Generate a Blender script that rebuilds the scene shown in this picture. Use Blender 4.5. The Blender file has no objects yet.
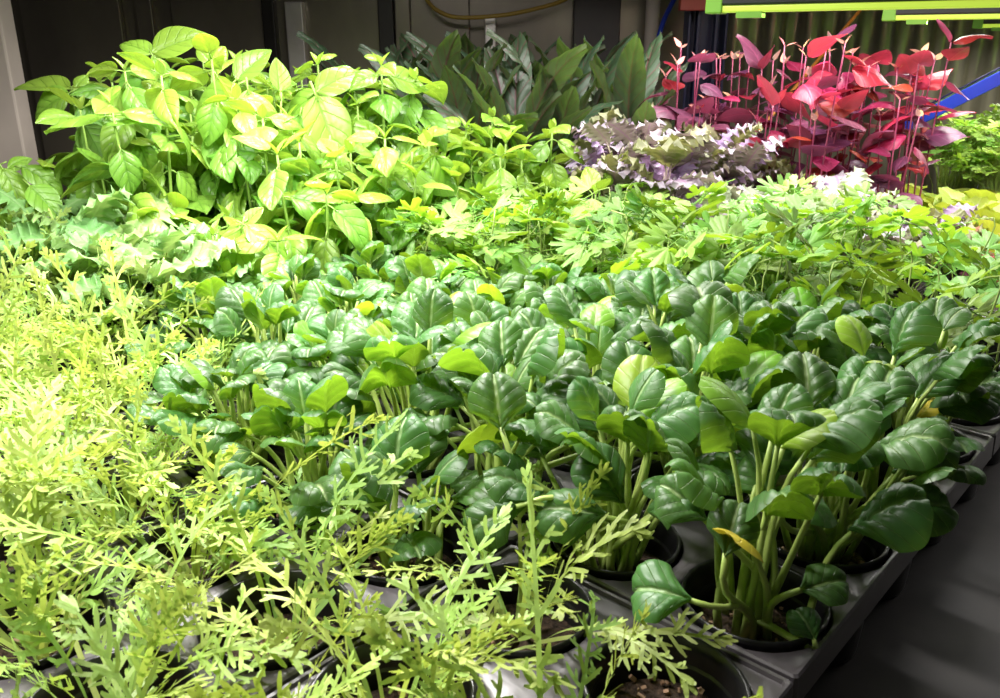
import bpy, math, random
import numpy as np
from mathutils import Vector, Matrix, Euler
R = math.radians
PI = math.pi
sc = bpy.context.scene
COL = sc.collection
rnd = random.Random(7)

# ------------------------------------------------------------------ camera numbers
F, CX, CY, PITCH, CAMZ = 850.0, 500.0, 349.0, R(19.5), 0.33
def ray(px, py):
    x, u = (px - CX) / F, (CY - py) / F
    return Vector((x, math.cos(PITCH) + math.sin(PITCH) * u, -math.sin(PITCH) + math.cos(PITCH) * u))
def at(px, py, t):                      # the place in the room seen at px, py, t metres into the view
    return Vector((0, 0, CAMZ)) + ray(px, py) * t
def proj(p):
    d = Vector(p) - Vector((0, 0, CAMZ))
    z = d.y * math.cos(PITCH) - d.z * math.sin(PITCH)
    u = d.y * math.sin(PITCH) + d.z * math.cos(PITCH)
    return (CX + F * d.x / z, CY - F * u / z, z) if z > .02 else (9e9, 9e9, z)

# the pot grid: rows run away from the camera to the right
PITCHP = 0.105
A0 = Vector((0.09, 0.375, 0))
ANG = R(48)
E1 = Vector((math.cos(ANG), math.sin(ANG), 0))
E2 = Vector((-math.sin(ANG), math.cos(ANG), 0))
def cell(k, r):
    return A0 + E1 * (k * PITCHP) + E2 * (r * PITCHP)

# ------------------------------------------------------------------ objects
def tag(o, label=None, cat=None, group=None, kind=None):
    if label: o['label'] = label
    if cat: o['category'] = cat
    if group: o['group'] = group
    if kind: o['kind'] = kind
    return o
def empty(name, loc=(0, 0, 0), rz=0):
    o = bpy.data.objects.new(name, None)
    COL.objects.link(o)
    o.empty_display_size = .02
    o.location = loc
    o.rotation_euler = (0, 0, rz)
    return o
def link(name, me, parent=None, M=None):
    o = bpy.data.objects.new(name, me)
    COL.objects.link(o)
    if parent: o.parent = parent
    if M is not None: o.matrix_local = M
    return o
KIDS = {}
def child(name, me, parent, M=None):
    o = link(name, me, parent, M)
    KIDS.setdefault(parent.name, []).append(o)
    return o
def copy_tree(o, parent=None):
    c = o.copy()
    COL.objects.link(c)
    if parent:
        c.parent = parent
        KIDS.setdefault(parent.name, []).append(c)
    for ch in KIDS.get(o.name, []):
        copy_tree(ch, c)
    return c
def mesh(name, V, Fc, mat, uv=None, smooth=True, mats=None, mi=None):
    me = bpy.data.meshes.new(name)
    me.from_pydata([tuple(v) for v in V], [], Fc)
    if mats:
        for m in mats: me.materials.append(m)
    else:
        me.materials.append(mat)
    if mi is not None:
        me.polygons.foreach_set('material_index', mi)
    if uv is not None:
        l = me.uv_layers.new(name='UVMap')
        idx = np.empty(len(me.loops), dtype=np.int32)
        me.loops.foreach_get('vertex_index', idx)
        l.data.foreach_set('uv', np.asarray(uv, dtype=np.float32)[idx].ravel())
    if smooth:
        me.polygons.foreach_set('use_smooth', [True] * len(me.polygons))
    me.update()
    return me

# ------------------------------------------------------------------ materials
def new_mat(name):
    m = bpy.data.materials.new(name)
    m.use_nodes = True
    nt = m.node_tree
    nt.nodes.clear()
    return m, nt
def N(nt, typ, **kw):
    n = nt.nodes.new(typ)
    for k, v in kw.items():
        if k.startswith('i_'):
            n.inputs[int(k[2:]) if k[2:].isdigit() else k[2:]].default_value = v
        else:
            setattr(n, k, v)
    return n
def mth(nt, op, a, b=None, c=None, clamp=False):
    n = nt.nodes.new('ShaderNodeMath')
    n.operation = op
    n.use_clamp = clamp
    for i, v in enumerate((a, b, c)):
        if v is None: continue
        if isinstance(v, (int, float)): n.inputs[i].default_value = v
        else: nt.links.new(v, n.inputs[i])
    return n.outputs[0]
def mix(nt, f, a, b):
    n = nt.nodes.new('ShaderNodeMix')
    n.data_type = 'RGBA'
    for s, v in ((n.inputs[0], f), (n.inputs[6], a), (n.inputs[7], b)):
        if isinstance(v, (int, float)): s.default_value = v
        elif isinstance(v, tuple): s.default_value = (v[0], v[1], v[2], 1)
        else: nt.links.new(v, s)
    return n.outputs[2]
def ramp01(nt, x, lo, hi):
    n = nt.nodes.new('ShaderNodeMapRange')
    n.interpolation_type = 'SMOOTHSTEP'
    n.inputs[1].default_value, n.inputs[2].default_value = lo, hi
    n.inputs[3].default_value, n.inputs[4].default_value = 0, 1
    nt.links.new(x, n.inputs[0])
    return n.outputs[0]
def leaf_mat(name, top, back, vein, nv=6, kv=2.2, trans=.3, rough=.38, tcol=None, vw=.09, vstr=.6, var=.35, mid=.06, tip=None, hv=.03, spec=.5, bump=.25):
    m, nt = new_mat(name)
    L = nt.links.new
    uv = N(nt, 'ShaderNodeUVMap')
    s = N(nt, 'ShaderNodeSeparateXYZ'); L(uv.outputs[0], s.inputs[0])
    u = mth(nt, 'ABSOLUTE', mth(nt, 'MULTIPLY_ADD', s.outputs[0], 2, -1))
    v = s.outputs[1]
    ph = mth(nt, 'SUBTRACT', mth(nt, 'MULTIPLY', v, nv), mth(nt, 'MULTIPLY', u, kv))
    fr = mth(nt, 'ABSOLUTE', mth(nt, 'SUBTRACT', mth(nt, 'FRACT', ph), .5))       # .5 on the side vein
    sv = ramp01(nt, fr, .5 - vw, .5)
    md = mth(nt, 'SUBTRACT', 1, ramp01(nt, u, mid * .4, mid * 1.8))
    vm = mth(nt, 'MAXIMUM', mth(nt, 'MULTIPLY', sv, .75), md)
    oi = N(nt, 'ShaderNodeObjectInfo')
    tc = N(nt, 'ShaderNodeTexCoord')
    nz = N(nt, 'ShaderNodeTexNoise'); nz.inputs['Scale'].default_value = 60; nz.inputs['Detail'].default_value = 4
    L(tc.outputs['Object'], nz.inputs['Vector'])
    geo = N(nt, 'ShaderNodeNewGeometry')
    tp = top
    if tip: tp = mix(nt, ramp01(nt, v, .35, 1.0), top, tip)
    c = mix(nt, geo.outputs['Backfacing'], tp, back)
    c = mix(nt, mth(nt, 'MULTIPLY', vm, vstr), c, vein)
    hs = N(nt, 'ShaderNodeHueSaturation')
    L(c, hs.inputs['Color'])
    r2 = mth(nt, 'FRACT', mth(nt, 'MULTIPLY', oi.outputs['Random'], 17.31))
    val = mth(nt, 'ADD', mth(nt, 'MULTIPLY_ADD', oi.outputs['Random'], var, 1 - var * .5), mth(nt, 'MULTIPLY_ADD', nz.outputs[0], .5, -.25))
    L(val, hs.inputs['Value'])
    L(mth(nt, 'MULTIPLY_ADD', r2, hv * 2, .5 - hv), hs.inputs['Hue'])
    b = N(nt, 'ShaderNodeBsdfPrincipled')
    L(hs.outputs[0], b.inputs['Base Color'])
    b.inputs['Roughness'].default_value = rough
    b.inputs['Specular IOR Level'].default_value = spec
    bp = N(nt, 'ShaderNodeBump'); bp.inputs['Strength'].default_value = bump; bp.inputs['Distance'].default_value = .002
    L(mth(nt, 'SUBTRACT', mth(nt, 'MULTIPLY', nz.outputs[0], .6), vm), bp.inputs['Height'])
    L(bp.outputs[0], b.inputs['Normal'])
    t = N(nt, 'ShaderNodeBsdfTranslucent')
    if tcol is None: tcol = tuple(min(1, x * 1.5) for x in back)
    h2 = N(nt, 'ShaderNodeHueSaturation'); h2.inputs['Color'].default_value = (*tcol, 1)
    L(val, h2.inputs['Value'])
    L(h2.outputs[0], t.inputs['Color'])
    mx = N(nt, 'ShaderNodeMixShader'); mx.inputs[0].default_value = trans
    L(b.outputs[0], mx.inputs[1]); L(t.outputs[0], mx.inputs[2])
    o = N(nt, 'ShaderNodeOutputMaterial'); L(mx.outputs[0], o.inputs[0])
    return m
def plain(name, col, rough=.5, metal=0, noise=0, nscale=20, col2=None, emit=None, estr=0, bump=0, stretch=None, spec=.5, var=0):
    m, nt = new_mat(name)
    L = nt.links.new
    b = N(nt, 'ShaderNodeBsdfPrincipled')
    b.inputs['Roughness'].default_value = rough
    b.inputs['Metallic'].default_value = metal
    b.inputs['Specular IOR Level'].default_value = spec
    c = (*col, 1)
    b.inputs['Base Color'].default_value = c
    if noise or bump:
        tc = N(nt, 'ShaderNodeTexCoord')
        mp = N(nt, 'ShaderNodeMapping')
        if stretch: mp.inputs['Scale'].default_value = stretch
        L(tc.outputs['Object'], mp.inputs[0])
        nz = N(nt, 'ShaderNodeTexNoise'); nz.inputs['Scale'].default_value = nscale; nz.inputs['Detail'].default_value = 6
        L(mp.outputs[0], nz.inputs['Vector'])
        if noise:
            f = mth(nt, 'MULTIPLY', ramp01(nt, nz.outputs[0], .35, .68), noise)
            L(mix(nt, f, col, col2 or col), b.inputs['Base Color'])
        if bump:
            bp = N(nt, 'ShaderNodeBump'); bp.inputs['Strength'].default_value = bump; bp.inputs['Distance'].default_value = .004
            L(nz.outputs[0], bp.inputs['Height']); L(bp.outputs[0], b.inputs['Normal'])
    if emit:
        b.inputs['Emission Color'].default_value = (*emit, 1)
        b.inputs['Emission Strength'].default_value = estr
    o = N(nt, 'ShaderNodeOutputMaterial'); L(b.outputs[0], o.inputs[0])
    return m
M = {}
M['basil'] = leaf_mat('basil_leaf', (.165, .34, .040), (.23, .41, .08), (.08, .22, .025), nv=5, kv=1.5, trans=.28, rough=.34, tcol=(.38, .59, .045), var=.5, vstr=.55, vw=.10, mid=.04, hv=.02, bump=.5)
M['basil_young'] = leaf_mat('young_basil_leaf', (.27, .46, .055), (.33, .50, .09), (.15, .34, .03), nv=5, kv=1.5, trans=.33, rough=.34, tcol=(.45, .68, .045), var=.4, vstr=.55, vw=.10, mid=.04, hv=.02, bump=.5)
M['tatsoi'] = leaf_mat('tatsoi_leaf', (.062, .160, .038), (.20, .36, .040), (.30, .44, .18), nv=4.8, kv=1.7, trans=.25, rough=.41, tcol=(.30, .54, .025), var=.5, vstr=.85, mid=.065, vw=.045, hv=.015, spec=.6, bump=.7)
M['tatsoi_yellow'] = leaf_mat('yellow_tatsoi_leaf', (.62, .52, .05), (.65, .52, .06), (.7, .6, .2), nv=4.5, kv=1.6, trans=.3, tcol=(.8, .6, .03), vstr=.4)
M['tatsoi_lime'] = leaf_mat('lime_tatsoi_leaf', (.20, .38, .035), (.28, .46, .05), (.4, .5, .2), nv=4.5, kv=1.6, trans=.32, tcol=(.45, .68, .03), vstr=.5)
M['mizuna'] = leaf_mat('mizuna_leaf', (.38, .54, .13), (.40, .55, .16), (.5, .6, .2), nv=1, kv=0, trans=.28, rough=.45, tcol=(.62, .74, .12), var=.4, vstr=0, hv=.03)
M['parsley'] = leaf_mat('parsley_leaf', (.15, .35, .045), (.22, .40, .08), (.3, .48, .14), nv=4, kv=-1.2, trans=.3, rough=.42, tcol=(.42, .66, .03), var=.9, vstr=.3, hv=.03)
M['kale'] = leaf_mat('curly_kale_leaf', (.20, .38, .115), (.26, .42, .16), (.4, .52, .28), nv=6, kv=2, trans=.22, rough=.5, tcol=(.45, .62, .15), var=.3, vstr=.45)
M['kale_purple'] = leaf_mat('purple_kale_leaf', (.34, .24, .40), (.32, .30, .22), (.36, .12, .34), nv=6, kv=2, trans=.15, rough=.45, tcol=(.4, .3, .25), var=.5, vstr=.6, hv=.04, tip=(.40, .36, .40))
M['kale_white'] = leaf_mat('cream_kale_leaf', (.40, .45, .30), (.38, .42, .27), (.62, .5, .55), nv=6, kv=2, trans=.2, rough=.5, tcol=(.5, .55, .3), var=.3, vstr=.4)
M['kale_olive'] = leaf_mat('olive_kale_leaf', (.13, .15, .06), (.19, .21, .09), (.3, .2, .2), nv=6, kv=2, trans=.2, rough=.45, tcol=(.4, .4, .1), var=.5, vstr=.4, tip=(.3, .3, .17))
M['orach'] = leaf_mat('orach_leaf', (.33, .020, .042), (.42, .11, .18), (.62, .10, .2), nv=4, kv=1.4, trans=.28, rough=.4, tcol=(.48, .03, .06), var=.9, vstr=.4, hv=.03)
M['orach_dark'] = leaf_mat('dark_orach_leaf', (.13, .035, .075), (.28, .12, .20), (.4, .08, .2), nv=4, kv=1.4, trans=.22, rough=.42, tcol=(.32, .04, .09), var=.5, vstr=.4)
M['orach_tip'] = leaf_mat('pale_orach_tip', (.80, .36, .24), (.85, .6, .55), (.85, .4, .4), nv=4, kv=1.4, trans=.3, rough=.45, tcol=(.9, .4, .3), var=.3, vstr=.2, hv=.05)
M['sorrel'] = leaf_mat('sorrel_leaf', (.030, .058, .026), (.06, .09, .045), (.12, .02, .035), nv=8, kv=1.6, trans=.16, rough=.45, tcol=(.2, .35, .05), var=.5, vstr=.75, vw=.11, mid=.05)
M['lettuce'] = leaf_mat('endive_leaf', (.36, .46, .06), (.40, .48, .08), (.55, .62, .2), nv=6, kv=2, trans=.28, rough=.4, tcol=(.55, .62, .05), var=.4, vstr=.55)
M['cress'] = leaf_mat('cress_leaf', (.27, .50, .07), (.30, .50, .1), (.4, .55, .15), nv=4, kv=1, trans=.3, rough=.42, tcol=(.5, .7, .06), var=.4, vstr=.2)
M['stalk'] = plain('pale_green_stalk', (.42, .53, .14), .4, noise=.6, nscale=50, col2=(.30, .45, .09), spec=.5)
M['basil_stem'] = plain('basil_stem', (.26, .42, .08), .45, noise=.5, nscale=40, col2=(.18, .30, .05))
M['herb_stem'] = plain('herb_stem', (.27, .40, .09), .45, noise=.5, nscale=60, col2=(.33, .30, .12))
M['red_stem'] = plain('magenta_stem', (.27, .03, .09), .45, noise=.5, nscale=60, col2=(.42, .14, .18))
M['kale_stem'] = plain('pale_pink_kale_stem', (.45, .34, .33), .45, noise=.5, nscale=50, col2=(.42, .42, .2))
M['pot'] = plain('glossy_black_plastic', (.012, .012, .013), .28, noise=.3, nscale=30, col2=(.03, .028, .03))
M['tray'] = plain('satin_black_plastic', (.060, .053, .058), .38, noise=.4, nscale=12, col2=(.10, .09, .098), spec=1.0)
M['soil'] = plain('dark_potting_soil', (.030, .018, .012), .9, noise=.9, nscale=230, col2=(.11, .065, .04), bump=1.0)
M['chip'] = plain('bark_chip', (.34, .20, .12), .8, noise=.6, nscale=90, col2=(.55, .38, .26))
M['bench'] = plain('dark_metal_bench', (.034, .031, .031), .58, metal=.15, noise=.8, nscale=7, col2=(.075, .065, .058), bump=.06)
M['wall'] = plain('tarnished_steel_sheet', (.22, .19, .155), .28, metal=.5, noise=.8, nscale=3.5, col2=(.40, .36, .26), bump=.08, stretch=(1, 1, .5))
M['wall_dark'] = plain('dark_steel_rib', (.03, .026, .024), .4, metal=.4, noise=.5, nscale=5, col2=(.05, .045, .04))
M['wall_light'] = plain('bare_bright_steel', (.92, .86, .82), .3, metal=.6, noise=.5, nscale=9, col2=(.5, .45, .40))
M['corr'] = plain('corrugated_steel', (.42, .40, .27), .3, metal=.75, noise=.8, nscale=4, col2=(.22, .21, .15), stretch=(1, 1, .4))
M['beige'] = plain('beige_painted_post', (.60, .52, .45), .5, noise=.5, nscale=10, col2=(.48, .42, .36))
M['blue'] = plain('blue_painted_steel', (.012, .035, .32), .35, noise=.3, nscale=15, col2=(.01, .02, .2))
M['navy'] = plain('dark_blue_painted_steel', (.006, .008, .035), .35, noise=.3, nscale=15, col2=(.012, .012, .03))
M['red'] = plain('red_painted_bracket', (.32, .035, .012), .45, noise=.4, nscale=15, col2=(.22, .03, .02))
M['yellow'] = plain('yellow_cable_sheath', (.40, .26, .035), .45, noise=.3, nscale=30, col2=(.3, .2, .05))
M['orange'] = plain('orange_cane', (.70, .26, .03), .45, noise=.4, nscale=40, col2=(.5, .2, .05))
M['black'] = plain('black_lamp_housing', (.012, .012, .012), .4, noise=.3, nscale=20, col2=(.02, .02, .02))
M['green_cap'] = plain('green_lamp_cap', (.13, .30, .03), .4, noise=.3, nscale=40, col2=(.18, .36, .05), emit=(.2, .5, .02), estr=.12)
M['lime_strip'] = plain('lime_lit_strip', (.3, .4, .05), .4, emit=(.50, .68, .06), estr=.8, noise=.2, nscale=20, col2=(.28, .36, .05))
M['white_strip'] = plain('lit_diffuser', (.8, .8, .8), .4, emit=(1, .97, .92), estr=3)

# ------------------------------------------------------------------ leaf shapes
def bender(L, bend, p=1.0, steps=48, up0=0.0):
    ths = [up0 + bend * ((i + .5) / steps) ** p for i in range(steps)]
    ys, zs = [0], [0]
    for t in ths:
        ys.append(ys[-1] + math.cos(t) * L / steps)
        zs.append(zs[-1] - math.sin(t) * L / steps)
    def f(x, s, h):
        q = max(0, min(.9999, s / L)) * steps
        i = int(q); a = q - i
        y = ys[i] * (1 - a) + ys[i + 1] * a
        z = zs[i] * (1 - a) + zs[i + 1] * a
        t = up0 + bend * max(0, min(1, s / L)) ** p
        e = s - L if s > L else (s if s < 0 else 0)
        return (x, y + math.sin(t) * h + math.cos(t) * e, z + math.cos(t) * h - math.sin(t) * e)
    return f
def out_basil(v): return max(.03, math.sin(PI * v ** .72)) ** .82
def out_tatsoi(v):
    w = max(0, 1 - abs((v - .53) / .53) ** 2.3) ** .55
    return max(.05, w * (.25 + .75 * min(1, v / .35)) if v < .35 else w)
def out_lance(v): return max(.05, math.sin(PI * v ** .8)) ** .6
def out_tri(v): return max(.04, math.sin(PI * min(1, v ** .55 * 1.0))) ** .9
def out_obov(v): return max(.10, math.sin(PI * min(1, .06 + .94 * v ** 1.35))) ** .55
def out_petal(v): return max(.05, math.sin(PI * v)) ** .7
def grid_leaf(name, mat, L, W, outl, nu=10, nv=12, bend=.6, bp=1.0, cup=.15, pucker=.0, pn=5, pk=1.5, ruffle=0, rf=5, jag=0, jf=8, twist=0, wob=0, seed=0, fold=0, cuppow=2):
    rg = random.Random(seed)
    ph1, ph2, ph3 = (rg.random() * 6.28 for _ in range(3))
    B = bender(L, bend, bp)
    V, UV, Fc = [], [], []
    for j in range(nv + 1):
        v = j / nv
        hw = W / 2 * outl(v)
        for i in range(nu + 1):
            u = -1 + 2 * i / nu
            au = abs(u)
            e = hw
            if jag:
                e *= 1 + jag * math.sin(v * jf * 6.28 + (ph1 if u > 0 else ph2)) + jag * .5 * math.sin(v * jf * 2.3 * 6.28 + (ph2 if u > 0 else ph1))
            x = u * e
            s = v * L + (jag * L * .12 * au * math.sin(v * jf * 6.28 + ph3) if jag else 0)
            h = -cup * hw * au ** cuppow + fold * hw * au
            if pucker:
                q = v * pn - au * pk
                h += pucker * L * (abs(math.sin(PI * q)) ** .7) * (math.sin(PI * min(1, au * .96 + .04)) ** .5) * min(1, (1 - v) * 6)
                h -= pucker * L * .9 * math.exp(-(u / .13) ** 2)
            if ruffle:
                h += ruffle * L * au ** 2.2 * math.sin(v * rf * 6.28 + (ph1 if u > 0 else ph2)) + ruffle * .45 * L * au ** 4 * math.sin(v * rf * 2.7 * 6.28 + (ph3 if u > 0 else ph1))
            if wob:
                h += wob * L * math.sin(u * 2.1 + v * 5 + ph1) * (.3 + au)
            if twist:
                a = twist * v
                x, h = x * math.cos(a) - h * math.sin(a), x * math.sin(a) + h * math.cos(a)
            V.append(B(x, s, h)); UV.append((u * .5 + .5, v))
    for j in range(nv):
        for i in range(nu):
            a = j * (nu + 1) + i
            Fc.append((a, a + 1, a + nu + 2, a + nu + 1))
    return mesh(name, V, Fc, mat, UV)

class Acc:
    def __init__(s): s.V, s.F, s.U = [], [], []
    def strip(s, B, p0, ang, ln, w0, w1, curv=0, z0=0, dz=0, seg=4, v0=0.3, tipround=True):
        """flat ribbon in the leaf plane starting at p0 heading at ang; returns centre points"""
        x, y = p0; a = ang; pts = []
        b0 = len(s.V)
        for i in range(seg + 1):
            q = i / seg
            w = (w0 + (w1 - w0) * q) * .5
            if tipround and i == seg: w *= .45
            nx, ny = math.cos(a), -math.sin(a)          # heading (sin a, cos a), normal across
            h = z0 + dz * q
            s.V += [B(x - nx * w, y - ny * w, h), B(x + nx * w, y + ny * w, h)]
            s.U += [(.2, v0 + .5 * q), (.8, v0 + .5 * q)]
            pts.append((x, y, a, h))
            x += math.sin(a) * ln / seg; y += math.cos(a) * ln / seg; a += curv / seg
        for i in range(seg):
            k = b0 + 2 * i
            s.F.append((k, k + 1, k + 3, k + 2))
        return pts
    def mesh(s, name, mat): return mesh(name, s.V, s.F, mat, s.U)
def mizuna_leaf(seed, L=.14, fine=1.0):
    rg = random.Random(seed)
    B0 = bender(L, rg.uniform(.5, 1.7), 1.4)
    tw = rg.uniform(-1.2, 1.2); side = rg.uniform(-.015, .015)
    def B(x, s_, h):
        a = tw * (s_ / L)
        x, h = x * math.cos(a) - h * math.sin(a), x * math.sin(a) + h * math.cos(a)
        return B0(x + side * (s_ / L) ** 2, s_, h)
    A = Acc()
    A.strip(B, (0, 0), 0, L, .0030, .0022, seg=12, v0=.1)
    n = rg.randint(7, 10); start = rg.uniform(.30, .48)
    for i in range(n):
        q = start + (1 - start) * (i + .3) / n
        big = math.sin(PI * min(1, (q - start) / (1 - start) * .75 + .2))
        for sd in (-1, 1):
            if rg.random() < .12: continue
            ln = (.005 + .0125 * big) * rg.uniform(.6, 1.25)
            an = sd * (rg.uniform(.7, 1.25) - .3 * q)
            pts = A.strip(B, (0, q * L + rg.uniform(-.002, .002)), an, ln, .0022 * fine, .0027 * fine, curv=-sd * rg.uniform(-.3, .8), dz=rg.uniform(-.008, .008), seg=4, v0=.4)
            for j in (1, 2, 3):
                if rg.random() < .62:
                    x, y, a, h = pts[j]
                    A.strip(B, (x, y), a + rg.choice((-1, 1)) * rg.uniform(.6, 1.1), ln * rg.uniform(.28, .5), .0018 * fine, .0024 * fine, z0=h, dz=rg.uniform(-.003, .003), seg=2, v0=.6)
    for an in (-.6, 0, .6):
        A.strip(B, (0, L * .985), an + rg.uniform(-.1, .1), rg.uniform(.006, .011), .0028 * fine, .0030 * fine, dz=rg.uniform(-.003, .003), seg=3, v0=.6)
    return A.mesh('mizuna_leaf', M['mizuna'])
def fan_leaflet(V, Fc, U, T, L, rg, spread=68, lobes=3, notch=.42, cup=.12, teeth=.07):
    """a fan-shaped toothed leaflet (parsley) put in place by the matrix T"""
    b = len(V)
    n = 30
    cs = [(-50, .80), (0, 1.0), (50, .80)] if lobes == 3 else [(-62, .6), (-32, .85), (0, 1), (32, .85), (62, .6)]
    wd = 23 if lobes == 3 else 15
    ph = rg.random() * 6
    ring = []
    for i in range(n + 1):
        f = -spread + 2 * spread * i / n
        r = max([notch] + [l * math.exp(-((f - c) / wd) ** 4 * .8) if True else 0 for c, l in cs])
        r *= 1 + teeth * (1 if i % 2 else -1) * (.5 + .5 * abs(f) / spread) + .04 * math.sin(f * .1 + ph)
        ring.append((math.sin(R(f)) * r * L, math.cos(R(f)) * r * L, f / spread))
    V.append(T @ Vector((0, 0, 0))); U.append((.5, 0))
    for q in (.5, 1.0):
        for x, y, f in ring:
            z = -cup * L * (q * f) ** 2 - cup * L * .7 * q * q + .03 * L * math.sin(f * 9 + ph) * q
            V.append(T @ Vector((x * q, y * q, z))); U.append((f * .5 + .5, q))
    for i in range(n):
        Fc.append((b, b + 1 + i, b + 2 + i))
        Fc.append((b + 1 + i, b + n + 2 + i, b + n + 3 + i, b + 2 + i))
def rotm(yaw=0, pitch=0, roll=0):
    """local frame: y forward, z up; yaw about z, pitch up, roll about y"""
    return Matrix.Rotation(yaw, 4, 'Z') @ Matrix.Rotation(pitch, 4, 'X') @ Matrix.Rotation(roll, 4, 'Y')
def tube(P, r0, r1=None, sides=6, flat=1.0, cap=True):
    r1 = r0 if r1 is None else r1
    V, Fc, U = [], [], []
    n = len(P)
    up = Vector((.31, .12, .94)).normalized()
    for i, p in enumerate(P):
        d = (P[min(i + 1, n - 1)] - P[max(i - 1, 0)]).normalized()
        x = d.cross(up)
        if x.length < .2: x = d.cross(Vector((1, 0, 0)))
        x.normalize(); y = d.cross(x)
        r = r0 + (r1 - r0) * i / (n - 1)
        for k in range(sides):
            a = k / sides * 2 * PI
            V.append(p + x * (math.cos(a) * r) + y * (math.sin(a) * r * flat)); U.append((k / sides, i / (n - 1)))
    for i in range(n - 1):
        for k in range(sides):
            a = i * sides + k; b = i * sides + (k + 1) % sides
            Fc.append((a, b, b + sides, a + sides))
    if cap:
        Fc.append(tuple(reversed(range(sides)))); Fc.append(tuple(range((n - 1) * sides, n * sides)))
    return V, Fc, U
def curve3(p0, p1, d1=None, d0=Vector((0, 0, 1)), n=8, k=.4):
    p0, p1 = Vector(p0), Vector(p1)
    l = (p1 - p0).length
    a = p0 + Vector(d0).normalized() * l * k
    b = p1 - (Vector(d1).normalized() * l * k if d1 is not None else (p1 - a) * .3)
    out = []
    for i in range(n):
        t = i / (n - 1); s = 1 - t
        out.append(p0 * s ** 3 + a * 3 * s * s * t + b * 3 * s * t * t + p1 * t ** 3)
    return out
def frame(pos, fwd, up=Vector((0, 0, 1)), roll=0):
    y = Vector(fwd).normalized()
    x = y.cross(Vector(up))
    if x.length < 1e-3: x = Vector((1, 0, 0))
    x.normalize()
    z = x.cross(y)
    m = Matrix((x, y, z)).transposed().to_4x4()
    m.translation = pos
    return m @ Matrix.Rotation(roll, 4, 'Y')

# ------------------------------------------------------------------ pot, soil, tray
def ring_mesh(prof, seg=28):
    V, Fc = [], []
    for r, z in prof:
        for k in range(seg):
            a = 2 * PI * k / seg
            V.append((r * math.cos(a), r * math.sin(a), z))
    for j in range(len(prof) - 1):
        for k in range(seg):
            a, b = j * seg + k, j * seg + (k + 1) % seg
            Fc.append((a, b, b + seg, a + seg))
    return V, Fc, seg
def make_pot():
    prof = [(.0005, -.086), (.030, -.086), (.0345, -.088), (.0355, -.085), (.0405, -.012), (.0425, -.011), (.0450, .0005), (.0455, .0035), (.0445, .0048), (.0428, .0035), (.0415, -.004), (.0395, -.022), (.034, -.082), (.0005, -.082)]
    V, Fc, s = ring_mesh(prof)
    return mesh('pot', V, Fc, M['pot'])
def make_soil(seed):
    rg = random.Random(seed)
    V, Fc, s = ring_mesh([(.0386, -.034), (.0392, -.026), (.034, -.0225), (.025, -.021), (.014, -.020), (.006, -.0195), (.0004, -.0195)], 24)
    V = [(x, y, z + (rg.uniform(-.0018, .0022) if z > -.025 else 0)) for x, y, z in V]
    mi = [0] * len(Fc)
    for _ in range(26):                      # crumbs of bark on the soil
        a, d = rg.random() * 6.28, .034 * math.sqrt(rg.random())
        c = Vector((d * math.cos(a), d * math.sin(a), -.0185)); sz = rg.uniform(.0010, .0026)
        E = Euler((rg.random() * 3, rg.random() * 3, rg.random() * 3)).to_matrix()
        b = len(V)
        for dx in (-1, 1):
            for dy in (-.6, .6):
                for dz in (-.4, .4):
                    V.append(c + E @ Vector((dx * sz, dy * sz, dz * sz)))
        for f in ((0, 1, 3, 2), (4, 6, 7, 5), (0, 4, 5, 1), (2, 3, 7, 6), (0, 2, 6, 4), (1, 5, 7, 3)):
            Fc.append(tuple(b + i for i in f)); mi.append(1)
    return mesh('soil', V, Fc, None, mats=[M['soil'], M['chip']], mi=mi, smooth=False)
POT = make_pot()
SOIL = [make_soil(i) for i in range(3)]
def add_pot(root, seed=0):
    p = child('pot', POT, root)
    child('soil', SOIL[seed % 3], p)
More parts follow.
